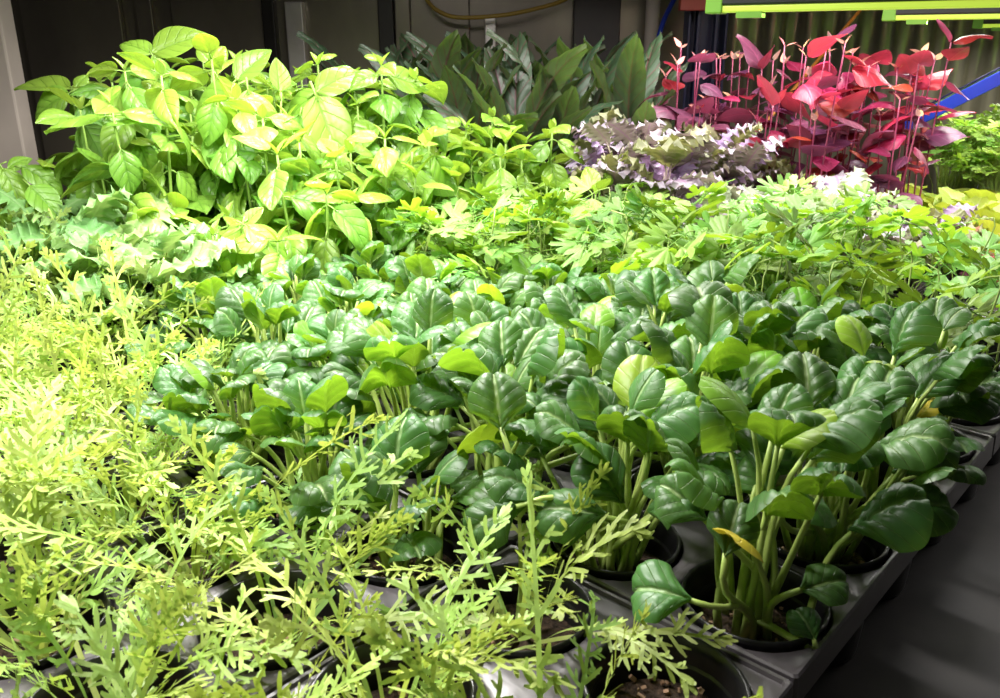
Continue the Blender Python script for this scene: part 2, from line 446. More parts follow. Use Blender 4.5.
def make_tray(nk, nr):
    """carrier tray: a deck with round holes, a raised lip and a short skirt; local x along the rows"""
    V, Fc = [], []
    H = PITCHP / 2
    seg = 32; rh = .0468
    lim = H - .0028
    for i in range(nk):
        for j in range(nr):
            cx, cy = (i - (nk - 1) / 2) * PITCHP, (j - (nr - 1) / 2) * PITCHP
            b = len(V)
            for lv in range(4):
                for k in range(seg):
                    a = 2 * PI * (k + .5) / seg
                    c, s_ = math.cos(a), math.sin(a)
                    if lv == 0: p = (cx + (rh - .001) * c, cy + (rh - .001) * s_, -.016)
                    elif lv == 1: p = (cx + rh * c, cy + rh * s_, -.0012)
                    elif lv == 2: p = (cx + (rh + .0014) * c, cy + (rh + .0014) * s_, 0)
                    else:
                        q = H / max(abs(c), abs(s_))
                        x, y = cx + q * c, cy + q * s_
                        X, Y = nk * H - .0028, nr * H - .0028
                        p = (max(-X, min(X, x)), max(-Y, min(Y, y)), -.0006)
                    V.append(p)
            for lv in range(3):
                for k in range(seg):
                    a, c = b + lv * seg + k, b + lv * seg + (k + 1) % seg
                    Fc.append((a, a + seg, c + seg, c))
            # corners of the cell (the ring cuts them off)
            for sx in (-1, 1):
                for sy in (-1, 1):
                    X, Y = nk * H - .0028, nr * H - .0028
                    cc = Vector((max(-X, min(X, cx + sx * H)), max(-Y, min(Y, cy + sy * H)), -.0006))
                    ks = sorted(range(seg), key=lambda k: (Vector(V[b + 3 * seg + k]) - cc).length)[:2]
                    V.append(cc)
                    f = (len(V) - 1, b + 3 * seg + ks[0], b + 3 * seg + ks[1])
                    a_, b_, c_ = (Vector(V[i]) for i in f)
                    if (b_ - a_).cross(c_ - a_).z < 0: f = (f[0], f[2], f[1])
                    Fc.append(f)
    deck = mesh('deck', V, Fc, M['tray'])
    X, Y = nk * H - .0028, nr * H - .0028
    V, Fc = [], []
    for (o, z) in ((-.0028, -.001), (-.0020, .0022), (.0, .0026), (.0012, .0012), (.0022, -.018), (.0008, -.018), (-.0006, -.002)):
        x, y = X + o, Y + o
        c = .002
        V += [(-x + c, -y, z), (x - c, -y, z), (x, -y + c, z), (x, y - c, z), (x - c, y, z), (-x + c, y, z), (-x, y - c, z), (-x, -y + c, z)]
    n = 8
    for j in range(6):
        for k in range(n):
            a, b = j * n + k, j * n + (k + 1) % n
            Fc.append((a, b, b + n, a + n))
    rim = mesh('rim', V, Fc, M['tray'], smooth=False)
    return deck, rim

# ------------------------------------------------------------------ the plants (each builder makes one potted plant at the origin)
def start(name, seed=0, pot=True):
    r = empty(name)
    if pot: add_pot(r, seed)
    return r
def stalk_of(leafobj, Ml, base, mat, r0, r1, flat=1.0, d0=Vector((0, 0, 1)), k=.4, n=8, name='leaf_stalk'):
    """stalk from the soil up to a leaf, as a child of that leaf"""
    inv = Ml.inverted()
    P = curve3(base, Ml.translation + (Ml.to_3x3() @ Vector((0, .002, -.0008))), Ml.to_3x3() @ Vector((0, 1, 0)), d0, n, k)
    V, Fc, U = tube([inv @ p for p in P], r0, r1, 6, flat)
    child(name, mesh(name, V, Fc, mat, U), leafobj)

TATSOI = []
for i in range(10):
    q = random.Random(40 + i)
    L = q.uniform(.041, .051)
    TATSOI.append(grid_leaf('tatsoi_leaf', M['tatsoi'], L, L * q.uniform(.84, 1.0), out_tatsoi, 14, 20, bend=q.uniform(.6, 2.3), bp=q.uniform(1.6, 3), cup=q.uniform(.1, .6), cuppow=3, pucker=q.uniform(.055, .09), pn=4.8, pk=1.7, wob=.05, seed=i))
TATSOI_SMALL = [grid_leaf('tatsoi_leaf', M['tatsoi'], .032, .027, out_tatsoi, 10, 12, bend=.6 + .3 * i, cup=.3, pucker=.035, pn=4.5, pk=1.6, seed=90 + i) for i in range(3)]
TATSOI_Y = grid_leaf('tatsoi_leaf', M['tatsoi_yellow'], .042, .032, out_tatsoi, 10, 12, bend=.5, cup=.3, pucker=.02, pn=4.5, pk=1.6, seed=5)
TATSOI_L = [grid_leaf('tatsoi_leaf', M['tatsoi_lime'], .044, .036, out_tatsoi, 12, 14, bend=.4 + .6 * i, cup=.3, pucker=.03, pn=4.5, pk=1.6, seed=15 + i) for i in range(2)]
def tatsoi(seed, hgt=.085, n=17, spread=.055, yellow=0, name='potted_tatsoi', lime=.08, size=1.0, drop=.62):
    rg = random.Random(seed)
    root = start(name, seed)
    for i in range(n):
        q = (i + .5) / n                     # inner leaves stand up, outer ones lean out
        az = i * 2.39996 + rg.uniform(-.4, .4)
        rad = spread * (q ** .65) * rg.uniform(.6, 1.15)
        z = hgt * (1.0 - drop * q ** 1.5) * rg.uniform(.75, 1.15)
        base = Vector((math.cos(az) * .014 * q + rg.uniform(-.013, .013), math.sin(az) * .014 * q + rg.uniform(-.013, .013), -.021))
        pos = Vector((math.cos(az) * rad, math.sin(az) * rad, z))
        el = R(rg.uniform(55, 95)) * (1 - q) + R(rg.uniform(5, 60)) * q
        az2 = az + rg.uniform(-.7, .7)
        fwd = Vector((math.cos(az2) * math.cos(el), math.sin(az2) * math.cos(el), math.sin(el)))
        Ml = frame(pos, fwd, Vector((-math.cos(az2) * .3, -math.sin(az2) * .3, 1)), rg.uniform(-.5, .5))
        me = rg.choice(TATSOI_SMALL) if i in (0, 1) or rg.random() < .15 else rg.choice(TATSOI)
        if rg.random() < lime: me = rg.choice(TATSOI_L)
        if i >= n - yellow: me = TATSOI_Y
        sz = size * rg.uniform(.85, 1.12)
        Ml = Ml @ Matrix.Scale(sz, 4)
        lf = child('leaf', me, root, Ml)
        if me is TATSOI_Y: lf['label'] = 'yellowed outer leaf'
        stalk_of(lf, Ml, base, M['stalk'], .0033 / sz, .0017 / sz, .8, d0=Vector((math.cos(az) * .35, math.sin(az) * .35, 1)))
    return root

BASIL = []
for i in range(8):
    q = random.Random(140 + i)
    L = q.uniform(.056, .074)
    BASIL.append(grid_leaf('basil_leaf', M['basil'], L, L * q.uniform(.60, .74), out_basil, 14, 18, bend=q.uniform(.3, 1.3), bp=.9, cup=q.uniform(-.15, .5), pucker=q.uniform(.032, .052), pn=5, pk=1.5, wob=.03, seed=i))
BASIL_Y = [grid_leaf('basil_leaf', M['basil_young'], .052 + .004 * i, .034 + .003 * i, out_basil, 12, 14, bend=.35 + .35 * i, cup=-.2 + .2 * i, pucker=.034, pn=5, pk=1.5, seed=30 + i) for i in range(3)]
BASIL_T = grid_leaf('basil_leaf', M['basil_young'], .024, .012, out_basil, 6, 8, bend=.3, cup=-.4, pucker=.01, pn=5, pk=1.5, seed=50)
def basil_shoot(root, base, tip, rg, young=.45, gap=.036, scale=1.0, az0=None, lean=None):
    base, tip = Vector(base), Vector(tip)
    P = curve3(base, tip, lean or Vector((0, 0, 1)), Vector((tip.x - base.x, tip.y - base.y, max(.1, (tip.z - base.z) * 1.6))), 12, .35)
    V, Fc, U = tube(P, .0030, .0016, 6)
    child('stem', mesh('stem', V, Fc, M['basil_stem'], U), root)
    az = rg.random() * 6.28 if az0 is None else az0
    Ltot = sum((P[i + 1] - P[i]).length for i in range(11))
    d, k = .0, 0
    while d < Ltot - .03 and k < 8:
        q = 1 - d / Ltot
        f = q * 11; i = min(10, int(f)); p = P[i].lerp(P[i + 1], f - i)
        for sd in (0, PI):
            a = az + sd + rg.uniform(-.25, .25)
            el = R(rg.uniform(-5, 50)) if k == 0 else R(rg.uniform(-60, 15))
            fwd = Vector((math.cos(a) * math.cos(el), math.sin(a) * math.cos(el), math.sin(el)))
            me = rg.choice(BASIL_Y) if (k == 0 or (k == 1 and rg.random() < young)) else rg.choice(BASIL)
            Ml = frame(p + fwd * .010, fwd, Vector((0, 0, 1)), rg.uniform(-.75, .75))
            s = scale * (rg.uniform(.62, .95) if k == 0 else rg.uniform(.8, 1.12))
            lf = child('leaf', me, root, Ml @ Matrix.Scale(s, 4))
            V, Fc, U = tube([Vector((0, -.011, 0)), Vector((0, -.004, .0006)), Vector((0, .004, -.0008))], .0012, .0009, 5)
            child('leaf_stalk', BST, lf)
        az += PI / 2 + rg.uniform(-.2, .2)
        d += gap * (.35 if k == 0 else rg.uniform(.8, 1.1)); k += 1
    for sd in (0, PI):
        a = az + PI / 2 + sd
        el = R(62)
        fwd = Vector((math.cos(a) * math.cos(el), math.sin(a) * math.cos(el), math.sin(el)))
        child('leaf', BASIL_T, root, frame(tip, fwd))
_V, _F, _U = tube([Vector((0, -.011, 0)), Vector((0, -.004, .0006)), Vector((0, .004, -.0008))], .0012, .0009, 5)
BST = mesh('leaf_stalk', _V, _F, M['basil_stem'], _U)
def basil(seed, hgt=.26, n=4, spread=.05, name='potted_basil'):
    rg = random.Random(seed)
    root = start(name, seed)
    for i in range(n):
        a = i / n * 6.28 + rg.uniform(-.5, .5)
        d = spread * rg.uniform(.5, 1.3)
        basil_shoot(root, (math.cos(a) * .018, math.sin(a) * .018, -.021), (math.cos(a) * d, math.sin(a) * d, hgt * rg.uniform(.68, 1.12)), rg)
    return root

MIZ = [mizuna_leaf(300 + i, L=.085 + .008 * i) for i in range(9)]
def mizuna(seed, n=14, up=(35, 80), scale=1.0, name='potted_mizuna'):
    rg = random.Random(seed)
    root = start(name, seed)
    for i in range(n):
        az = i * 2.39996 + rg.uniform(-.5, .5)
        el = R(rg.uniform(*up))
        base = Vector((math.cos(az) * .017 * rg.random(), math.sin(az) * .017 * rg.random(), -.021))
        fwd = Vector((math.cos(az) * math.cos(el), math.sin(az) * math.cos(el), math.sin(el)))
        child('leaf', rg.choice(MIZ), root, frame(base, fwd, Vector((0, 0, 1)), rg.uniform(-.7, .7)) @ Matrix.Scale(scale * rg.uniform(.75, 1.15), 4))
    return root

def parsley_leaf(seed, size=.034):
    rg = random.Random(seed)
    V, Fc, U = [], [], []
    for yaw, off, s, pt in ((0, .012, 1.0, 0), (-1.15, .002, .85, .1), (1.15, .002, .85, .1), (-1.25, -.020, .8, .15), (1.25, -.020, .8, .15)):
        if off < -.01 and rg.random() < .35: continue
        T = Matrix.Translation((math.sin(-yaw) * .010, off + .0, rg.uniform(-.002, .003))) @ rotm(yaw + rg.uniform(-.15, .15), rg.uniform(-.35, .25) + pt, rg.uniform(-.35, .35))
        fan_leaflet(V, Fc, U, T, size * s * rg.uniform(.85, 1.1), rg, lobes=3 if rg.random() < .6 else 5)
        k = len(V)
    # the little ribs that hold the leaflets
    for a, b in (((0, -.03, 0), (0, .014, 0)), ((0, .0, 0), (.011, .003, 0)), ((0, 0, 0), (-.011, .003, 0)), ((0, -.022, 0), (.011, -.019, 0)), ((0, -.022, 0), (-.011, -.019, 0))):
        v, f, u = tube([Vector(a), (Vector(a) + Vector(b)) / 2, Vector(b)], .0008, .0006, 4)
        k = len(V)
        V += v; U += [(.5, .3)] * len(v); Fc += [tuple(i + k for i in t) for t in f]
    return mesh('parsley_leaf', V, Fc, M['parsley'], U)
PARS = [parsley_leaf(500 + i, .030 + .002 * i) for i in range(6)]
def parsley(seed, n=15, hgt=.10, spread=.065, name='potted_parsley', scale=1.0, lean=0):
    rg = random.Random(seed)
    root = start(name, seed)
    for i in range(n):
        q = (i + .5) / n
        az = i * 2.39996 + rg.uniform(-.4, .4)
        rad = spread * q ** .6 * rg.uniform(.7, 1.2)
        z = hgt * (1.05 - .5 * q ** 1.5) * rg.uniform(.6, 1.3)
        el = R(rg.uniform(-35, 60))
        a2 = az + rg.uniform(-.6, .6)
        fwd = Vector((math.cos(a2) * math.cos(el), math.sin(a2) * math.cos(el), math.sin(el)))
        Ml = frame(Vector((math.cos(az) * rad, math.sin(az) * rad, z)), fwd, Vector((0, 0, 1)), rg.uniform(-.8, .8))
        s = scale * rg.uniform(.7, 1.15)
        lf = child('leaf', rg.choice(PARS), root, Ml @ Matrix.Scale(s, 4))
        Ms = Ml @ Matrix.Translation((0, -.03 * s, 0))
        inv = (Ml @ Matrix.Scale(s, 4)).inverted()
        P = curve3(Vector((rg.uniform(-.015, .015), rg.uniform(-.015, .015), -.021)), Ms.translation, fwd, Vector((math.cos(az) * .3, math.sin(az) * .3, 1)), 8, .4)
        V, Fc, U = tube([inv @ p for p in P], .0013 / s, .0009 / s, 5)
        child('leaf_stalk', mesh('leaf_stalk', V, Fc, M['herb_stem'], U), lf)
    return root

def kale_set(mat, n, seed, L=.085, W=.06):
    out = []
    for i in range(n):
        q = random.Random(seed + i)
        out.append(grid_leaf('kale_leaf', mat, L * q.uniform(.85, 1.15), W * q.uniform(.85, 1.15), out_obov, 22, 56, bend=q.uniform(.4, 1.6), bp=1.2, cup=q.uniform(-.25, .2), ruffle=.075, rf=6.3, jag=.21, jf=7.1, wob=.02, seed=seed + i))
    return out
KALE = kale_set(M['kale'], 4, 600)
KALEP = kale_set(M['kale_purple'], 5, 620, .095, .066)
KALEW = kale_set(M['kale_white'], 2, 640)
KALEO = kale_set(M['kale_olive'], 3, 660)
def kale(seed, sets, n=12, hgt=.06, spread=.03, name='potted_kale', stem=None, el=(15, 60), scale=1.0):
    rg = random.Random(seed)
    root = start(name, seed)
    for i in range(n):
        q = (i + .5) / n
        az = i * 2.39996 + rg.uniform(-.4, .4)
        rad = spread * q ** .5
        z = hgt * (1.1 - .5 * q) * rg.uniform(.8, 1.2)
        e = R(rg.uniform(*el) + (1 - q) * 15)
        fwd = Vector((math.cos(az) * math.cos(e), math.sin(az) * math.cos(e), math.sin(e)))
        Ml = frame(Vector((math.cos(az) * rad, math.sin(az) * rad, z)), fwd, Vector((0, 0, 1)), rg.uniform(-.4, .4))
        s = scale * rg.uniform(.75, 1.1)
        lf = child('leaf', rg.choice(sets), root, Ml @ Matrix.Scale(s, 4))
        inv = (Ml @ Matrix.Scale(s, 4)).inverted()
        P = curve3(Vector((rg.uniform(-.01, .01), rg.uniform(-.01, .01), -.021)), Ml.translation + fwd * .006, fwd, Vector((math.cos(az) * .3, math.sin(az) * .3, 1)), 7, .35)
        V, Fc, U = tube([inv @ p for p in P], .0022 / s, .0014 / s, 5)
        child('leaf_stalk', mesh('leaf_stalk', V, Fc, stem or M['stalk'], U), lf)
    return root

ORA = [grid_leaf('orach_leaf', M['orach'], .040 + .004 * i, .030 + .003 * i, out_tri, 8, 10, bend=.25 + .3 * i, cup=-.2 + .2 * i, wob=.03, pucker=.008, pn=4, pk=1.4, seed=i) for i in range(4)]
ORAD = [grid_leaf('orach_leaf', M['orach_dark'], .044 + .005 * i, .034 + .003 * i, out_tri, 8, 10, bend=.4 + .4 * i, cup=.1, wob=.03, pucker=.008, pn=4, pk=1.4, seed=i) for i in range(2)]
ORAT = [grid_leaf('orach_leaf', M['orach_tip'], .017 + .003 * i, .009 + .001 * i, out_tri, 4, 6, bend=.3, cup=-.3, seed=i) for i in range(2)]
def orach_shoot(root, base, tip, rg, n=5, dark=.2, scale=1.0):
    base, tip = Vector(base), Vector(tip)
    P = curve3(base, tip, Vector((rg.uniform(-.1, .1), rg.uniform(-.1, .1), 1)), Vector((0, 0, 1)), 10, .35)
    V, Fc, U = tube(P, .0020, .0012, 5)
    child('stem', mesh('stem', V, Fc, M['red_stem'], U), root)
    Ltot = (tip - base).length
    d, k, az = 0.004, 0, rg.random() * 6.28
    while d < Ltot * .62 and k < n:
        f = (1 - d / Ltot) * 9; i = min(8, int(f)); p = P[i].lerp(P[i + 1], f - i)
        for sd in ((0, PI) if k == 0 else (rg.choice((0, PI)),)):
            a = az + sd + rg.uniform(-.4, .4)
            el = R(rg.uniform(25, 70)) if k == 0 else R(rg.uniform(-25, 40))
            fwd = Vector((math.cos(a) * math.cos(el), math.sin(a) * math.cos(el), math.sin(el)))
            me = rg.choice(ORAT) if k == 0 and rg.random() < .75 else (rg.choice(ORAD) if rg.random() < dark + .16 * k else rg.choice(ORA))
            s = scale * (rg.uniform(.9, 1.7) if me not in ORAT else rg.uniform(.9, 1.3))
            child('leaf', me, root, frame(p + fwd * .004, fwd, Vector((0, 0, 1)), rg.uniform(-.6, .6)) @ Matrix.Scale(s, 4))
        az += PI / 2 + rg.uniform(-.3, .3); d += rg.uniform(.022, .048); k += 1
def orach(seed, hgt=.26, n=6, name='potted_orach', scale=1.0, dark=.2):
    rg = random.Random(seed)
    root = start(name, seed)
    for i in range(n):
        a = i / n * 6.28 + rg.uniform(-.5, .5); d = rg.uniform(.008, .045)
        orach_shoot(root, (math.cos(a) * .016, math.sin(a) * .016, -.021), (math.cos(a) * d, math.sin(a) * d, hgt * rg.uniform(.62, 1.08)), rg, scale=scale, dark=dark)
    return root

SOR = [grid_leaf('sorrel_leaf', M['sorrel'], .15 + .02 * i, .046 + .004 * i, out_lance, 12, 28, bend=.2 + .25 * i, bp=1.5, cup=-.15 + .1 * i, ruffle=.014, rf=3, pucker=.018, pn=8, pk=1.6, wob=.01, twist=.3 * (i - 1), seed=i) for i in range(4)]
def sorrel(seed, n=13, hgt=.11, name='potted_red_veined_sorrel'):
    rg = random.Random(seed)
    root = start(name, seed)
    for i in range(n):
        az = i * 2.39996 + rg.uniform(-.4, .4); q = (i + .5) / n
        e = R(84 - 30 * q + rg.uniform(-8, 8))
        fwd = Vector((math.cos(az) * math.cos(e), math.sin(az) * math.cos(e), math.sin(e)))
        pos = Vector((math.cos(az) * (.012 + .03 * q), math.sin(az) * (.012 + .03 * q), hgt * rg.uniform(.4, 1.15)))
        Ml = frame(pos, fwd, Vector((0, 0, 1)) if e < 1.3 else Vector((math.cos(az), math.sin(az), .2)) * -1, rg.uniform(-.5, .5))
        lf = child('leaf', rg.choice(SOR), root, Ml)
        stalk_of(lf, Ml, Vector((rg.uniform(-.012, .012), rg.uniform(-.012, .012), -.021)), M['red_stem'], .0016, .0012)
    return root

LET = [grid_leaf('endive_leaf', M['lettuce'], .075 + .008 * i, .046 + .004 * i, out_obov, 10, 14, bend=.3 + .35 * i, bp=1.6, cup=-.3 + .1 * i, ruffle=.012, rf=3, pucker=.01, pn=6, pk=2, seed=i) for i in range(3)]
def lettuce(seed, n=14, name='potted_endive'):
    rg = random.Random(seed)
    root = start(name, seed)
    for i in range(n):
        az = i * 2.39996 + rg.uniform(-.3, .3); q = (i + .5) / n
        e = R(82 - 55 * q + rg.uniform(-8, 8))
        fwd = Vector((math.cos(az) * math.cos(e), math.sin(az) * math.cos(e), math.sin(e)))
        child('leaf', rg.choice(LET), root, frame(Vector((math.cos(az) * .012 * q, math.sin(az) * .012 * q, -.022)), fwd, Vector((0, 0, 1)), rg.uniform(-.2, .2)) @ Matrix.Scale(rg.uniform(1.2, 1.7), 4))
    return root

CRE = []
for i in range(3):
    q = random.Random(800 + i)
    V, Fc, U = [], [], []
    for j in range(5):
        T = Matrix.Translation((0, 0, 0)) @ rotm(j * 1.257 + q.uniform(-.2, .2), q.uniform(-.2, .5), q.uniform(-.3, .3)) @ Matrix.Translation((0, .002, 0))
        fan_leaflet(V, Fc, U, T, .020 * q.uniform(.8, 1.2), q, spread=60, lobes=3)
    CRE.append(mesh('cress_leaf', V, Fc, M['cress'], U))
def cress(seed, n=34, hgt=.15, spread=.06, name='potted_cress'):
    rg = random.Random(seed)
    root = start(name, seed)
    for i in range(n):
        az = i * 2.39996; d = spread * math.sqrt((i + .5) / n)
        pos = Vector((math.cos(az) * d, math.sin(az) * d, hgt * rg.uniform(.6, 1.1) * (1 - .25 * (d / spread) ** 2)))
        Ml = frame(pos, Vector((math.cos(az + rg.uniform(-1, 1)), math.sin(az + rg.uniform(-1, 1)), rg.uniform(-.2, .4))))
        lf = child('leaf', rg.choice(CRE), root, Ml)
        stalk_of(lf, Ml, Vector((math.cos(az) * .02 * rg.random(), math.sin(az) * .02 * rg.random(), -.021)), M['herb_stem'], .0011, .0008, n=5)
    return root
def hero(root, c, me, L, b, t, d, up=.6, roll=0, stalk=None, d2=None, base=None, r=(.0033, .0017)):
    """one leaf of a plant set from where its foot and its tip are seen, d metres into the view"""
    p, q = at(b[0], b[1], d) - c, at(t[0], t[1], d2 or d) - c
    f = q - p
    look = (Vector((0, 0, CAMZ)) - c).normalized()
    Ml = frame(p, f, Vector((0, 0, 1)) * up + look * (1.2 - up), roll) @ Matrix.Scale(f.length / L, 4)
    lf = child('leaf', me, root, Ml)
    if stalk:
        sc_ = f.length / L
        stalk_of(lf, Ml, base or Vector((rnd.uniform(-.012, .012), rnd.uniform(-.012, .012), -.021)), M[stalk], r[0] / sc_, r[1] / sc_, .85)
    return lf
# ------------------------------------------------------------------ which plant stands in which pot
def kind(k, r):
    if k == 0 and r == 0: return 'empty'
    if k == 0 and r in (2, 3, 4): return 'tatsoi_small' if r == 2 else 'tatsoi'
    if r <= 1 and k <= 0: return 'mizuna_sprig'
    if k <= 0: return 'mizuna_thin' if r <= 2 or (k <= -1 and r <= 3) else 'mizuna'
    if k <= 4 and r <= 6:
        if k == 4 and r >= 5: return 'parsley'
        return 'tatsoi_tall' if r <= 2 else 'tatsoi'
    if (k, r) == (1, 11): return 'basil_low'
    if r >= 7 and k <= 2:
        if k == 2 and r in (7, 8): return 'basil_low'
        if (k, r) in ((2, 10), (2, 11), (2, 9)): return 'basil_tall'
        if r <= 11: return 'kale'
        return 'basil_low' if k == 1 else None
    if k in (7, 8) and (k, r) in ((7, 6), (8, 7)): return 'basil_low'
    if r >= 7 and k <= 7:
        if r == 12 and k <= 4: return None
        return 'basil' if r == 7 or k >= 6 else 'basil_tall'
    if k <= 7: return 'leggy_parsley' if r <= 1 else 'parsley'
    if r >= 7: return 'sorrel' if (r >= 8 or k == 10) and k <= 11 else ('kale_purple' if r == 7 and k == 9 else None)
    if k == 8: return 'kale_purple' if r in (5, 6) else ('kale_white' if r == 4 else ('leggy_parsley' if r <= 1 else 'parsley'))
    if (k, r) in ORACH: return ORACH[(k, r)]
    if k <= 11:
        if r >= 3: return 'kale_white' if (k, r) in ((9, 4), (9, 3), (10, 3)) else ('kale_purple' if r >= 5 else 'kale_olive')
        if k == 9: return 'kale_olive' if r == 2 else 'leggy_parsley'
        if r == 2: return 'kale_olive'
        return 'small_red' if k == 10 else 'lettuce'
    if r >= 4: return 'kale_olive' if k <= 13 else ('lettuce' if k == 14 and r <= 6 else None)
    if k <= 14: return 'lettuce'
    return 'cress' if k <= 20 else None
ORACH = {(12, 4): 'orach', (13, 4): 'orach', (11, 4): 'orach', (12, 3): 'orach', (13, 3): 'orach',
         (11, 6): 'orach_short', (12, 6): 'orach_short', (11, 5): 'orach_short', (10, 6): 'orach_short', (12, 5): 'orach_short'}
TEMPL = {
    'mizuna': lambda s: mizuna(s, 26, (35, 88), 1.1),
    'mizuna_sprig': lambda s: mizuna(s, 15, (28, 85), 1.08),
    'tatsoi_small': lambda s: tatsoi(s, .05, 14, .05, drop=.5),
    'mizuna_thin': lambda s: mizuna(s, 21, (22, 85), 1.12),
    'tatsoi': lambda s: tatsoi(s, .072, 30, .062, size=.86, yellow=(1 if s % 3 == 0 else 0)),
    'tatsoi_tall': lambda s: tatsoi(s, .100, 24, .066, drop=.5, yellow=(1 if s % 2 == 0 else 0)),
    'basil_tall': lambda s: basil(s, .285, 5, .055),
    'basil': lambda s: basil(s, .20, 5, .055),
    'basil_low': lambda s: basil(s, .13, 4, .05),
    'kale': lambda s: kale(s, KALE, 17, .085, .035, 'potted_curly_kale'),
    'kale_purple': lambda s: kale(s, KALEP + KALEP + KALEO, 17, .145, .035, 'potted_purple_kale', M['kale_stem'], el=(20, 65)),
    'kale_white': lambda s: kale(s, KALEW + KALEP[:1], 11, .085, .03, 'potted_cream_kale', M['kale_stem'], el=(10, 55)),
    'kale_olive': lambda s: kale(s, KALEO + KALEP[:3], 13, .06, .03, 'potted_olive_kale', M['kale_stem'], el=(15, 55), scale=.8),
    'parsley': lambda s: parsley(s, 17, .105, .066),
    'leggy_parsley': lambda s: parsley(s, 6, .10, .06, scale=.95),
    'small_red': lambda s: orach(s, .07, 4, 'potted_orach_seedling', .8),
    'orach': lambda s: orach(s, .33, 6),
    'orach_short': lambda s: orach(s, .315, 5, dark=.4),
    'sorrel': lambda s: sorrel(s, 13, .17),
    'lettuce': lambda s: lettuce(s, 17),
    'cress': lambda s: cress(s, 40, .19),
}
NT = {'basil_tall': 6, 'orach_short': 3, 'mizuna': 5, 'mizuna_thin': 4, 'tatsoi': 6, 'tatsoi_tall': 6, 'basil': 5, 'basil_low': 2, 'parsley': 5, 'kale_purple': 4, 'orach': 4, 'cress': 2, 'leggy_parsley': 3}
NAMES = {  # label start, category, group
    'mizuna': ('feathery lime green mizuna', 'mizuna plant', 'feathery mizuna pots'),
    'mizuna_sprig': ('thin sprigs of young mizuna', 'mizuna plant', 'feathery mizuna pots'),
    'tatsoi_small': ('small dark green tatsoi', 'tatsoi plant', 'tatsoi pots'),
    'mizuna_thin': ('sparse young feathery mizuna', 'mizuna plant', 'feathery mizuna pots'),
    'tatsoi': ('low dark green spoon-leaved tatsoi', 'tatsoi plant', 'tatsoi pots'),
    'tatsoi_tall': ('tall long-stalked dark tatsoi', 'tatsoi plant', 'tatsoi pots'),
    'basil_tall': ('tall bright green basil', 'basil plant', 'basil pots'),
    'orach_short': ('shorter dusky red orach', 'orach plant', 'red orach pots'),
    'basil': ('mid-height bright green basil', 'basil plant', 'basil pots'),
    'basil_low': ('short bright green basil', 'basil plant', 'basil pots'),
    'kale': ('pale green curly kale', 'kale plant', 'pale curly kale pots'),
    'kale_purple': ('mauve frilly kale', 'kale plant', 'purple kale pots'),
    'kale_white': ('creamy white frilly kale', 'kale plant', 'purple kale pots'),
    'kale_olive': ('small olive frilly kale', 'kale plant', 'purple kale pots'),
    'parsley': ('bushy flat-leaved parsley', 'parsley plant', 'parsley pots'),
    'leggy_parsley': ('leggy sparse parsley', 'parsley plant', 'parsley pots'),
    'small_red': ('low crimson orach seedlings', 'orach plant', 'red orach pots'),
    'orach': ('tall crimson orach', 'orach plant', 'red orach pots'),
    'sorrel': ('dark red-veined sorrel', 'sorrel plant', 'sorrel pots'),
    'lettuce': ('yellow green endive rosette', 'endive plant', 'endive pots'),
    'cress': ('bright fine-leaved cress', 'cress plant', 'cress pots'),
}
cells = {}
for k in range(-4, 21):
    for r in range(-1, 13):
        kd = kind(k, r)
        if kd is None or r < 0: continue
        c = cell(k, r)
        if c.y > 2.12: continue
        ok = False
        for z in (-.02, .08, .16) + ((.28,) if kd in ('basil', 'basil_tall', 'orach', 'orach_short', 'sorrel') else ()):
            x, y, d = proj((c.x, c.y, z))
            if d > .12 and -70 < x < 1070 and -40 < y < 760: ok = True
        if ok: cells[(k, r)] = kd
ORD = ['first', 'second', 'third', 'fourth', 'fifth', 'sixth', 'seventh', 'eighth', 'ninth', 'tenth', 'eleventh', 'twelfth', 'thirteenth', 'fourteenth']
def place_words(k, r):
    base = cells[(k, r)]
    same = sorted(kk for (kk, rr), d in cells.items() if rr == r and d == base)
    rows = sorted({rr for (kk, rr), d in cells.items() if d == base})
    i, j = same.index(k), rows.index(r)
    return '%s from the front, %s such row from the open edge' % (ORD[i], ORD[j])
def H_basil(h, n, sp, seed, shoots, leaves, **kw):
    def f(c):
        root = basil(seed, h, n, sp)
        rg = random.Random(seed)
        for (px, py, d) in shoots:
            P = curve3((rg.uniform(-.01, .01), rg.uniform(-.01, .01), -.021), at(px, py, d) - c, Vector((0, 0, 1)), Vector((0, 0, 1)), 12, .35)
            V, Fc, U = tube(P, .0030, .0018, 6)
            child('stem', mesh('stem', V, Fc, M['basil_stem'], U), root)
        for i, (b, t, d, y, roll) in enumerate(leaves):
            me = BASIL_Y[i % 3] if y else BASIL[i % 8]
            L = max(v.co.y for v in me.vertices)
            lf = hero(root, c, me, L, b, t, d, .55, roll)
            child('leaf_stalk', BST, lf)
        return root
    return f
def H_tat(h, n, sp, seed, leaves, yellow=0):
    def f(c):
        root = tatsoi(seed, h, n, sp, yellow, drop=.45)
        for i, (b, t, d, j) in enumerate(leaves):
            me = TATSOI[j % 10]
            L = max((v.co.y for v in me.vertices))
            hero(root, c, me, L, b, t, d, .5, 0, 'stalk')
        return root
    return f
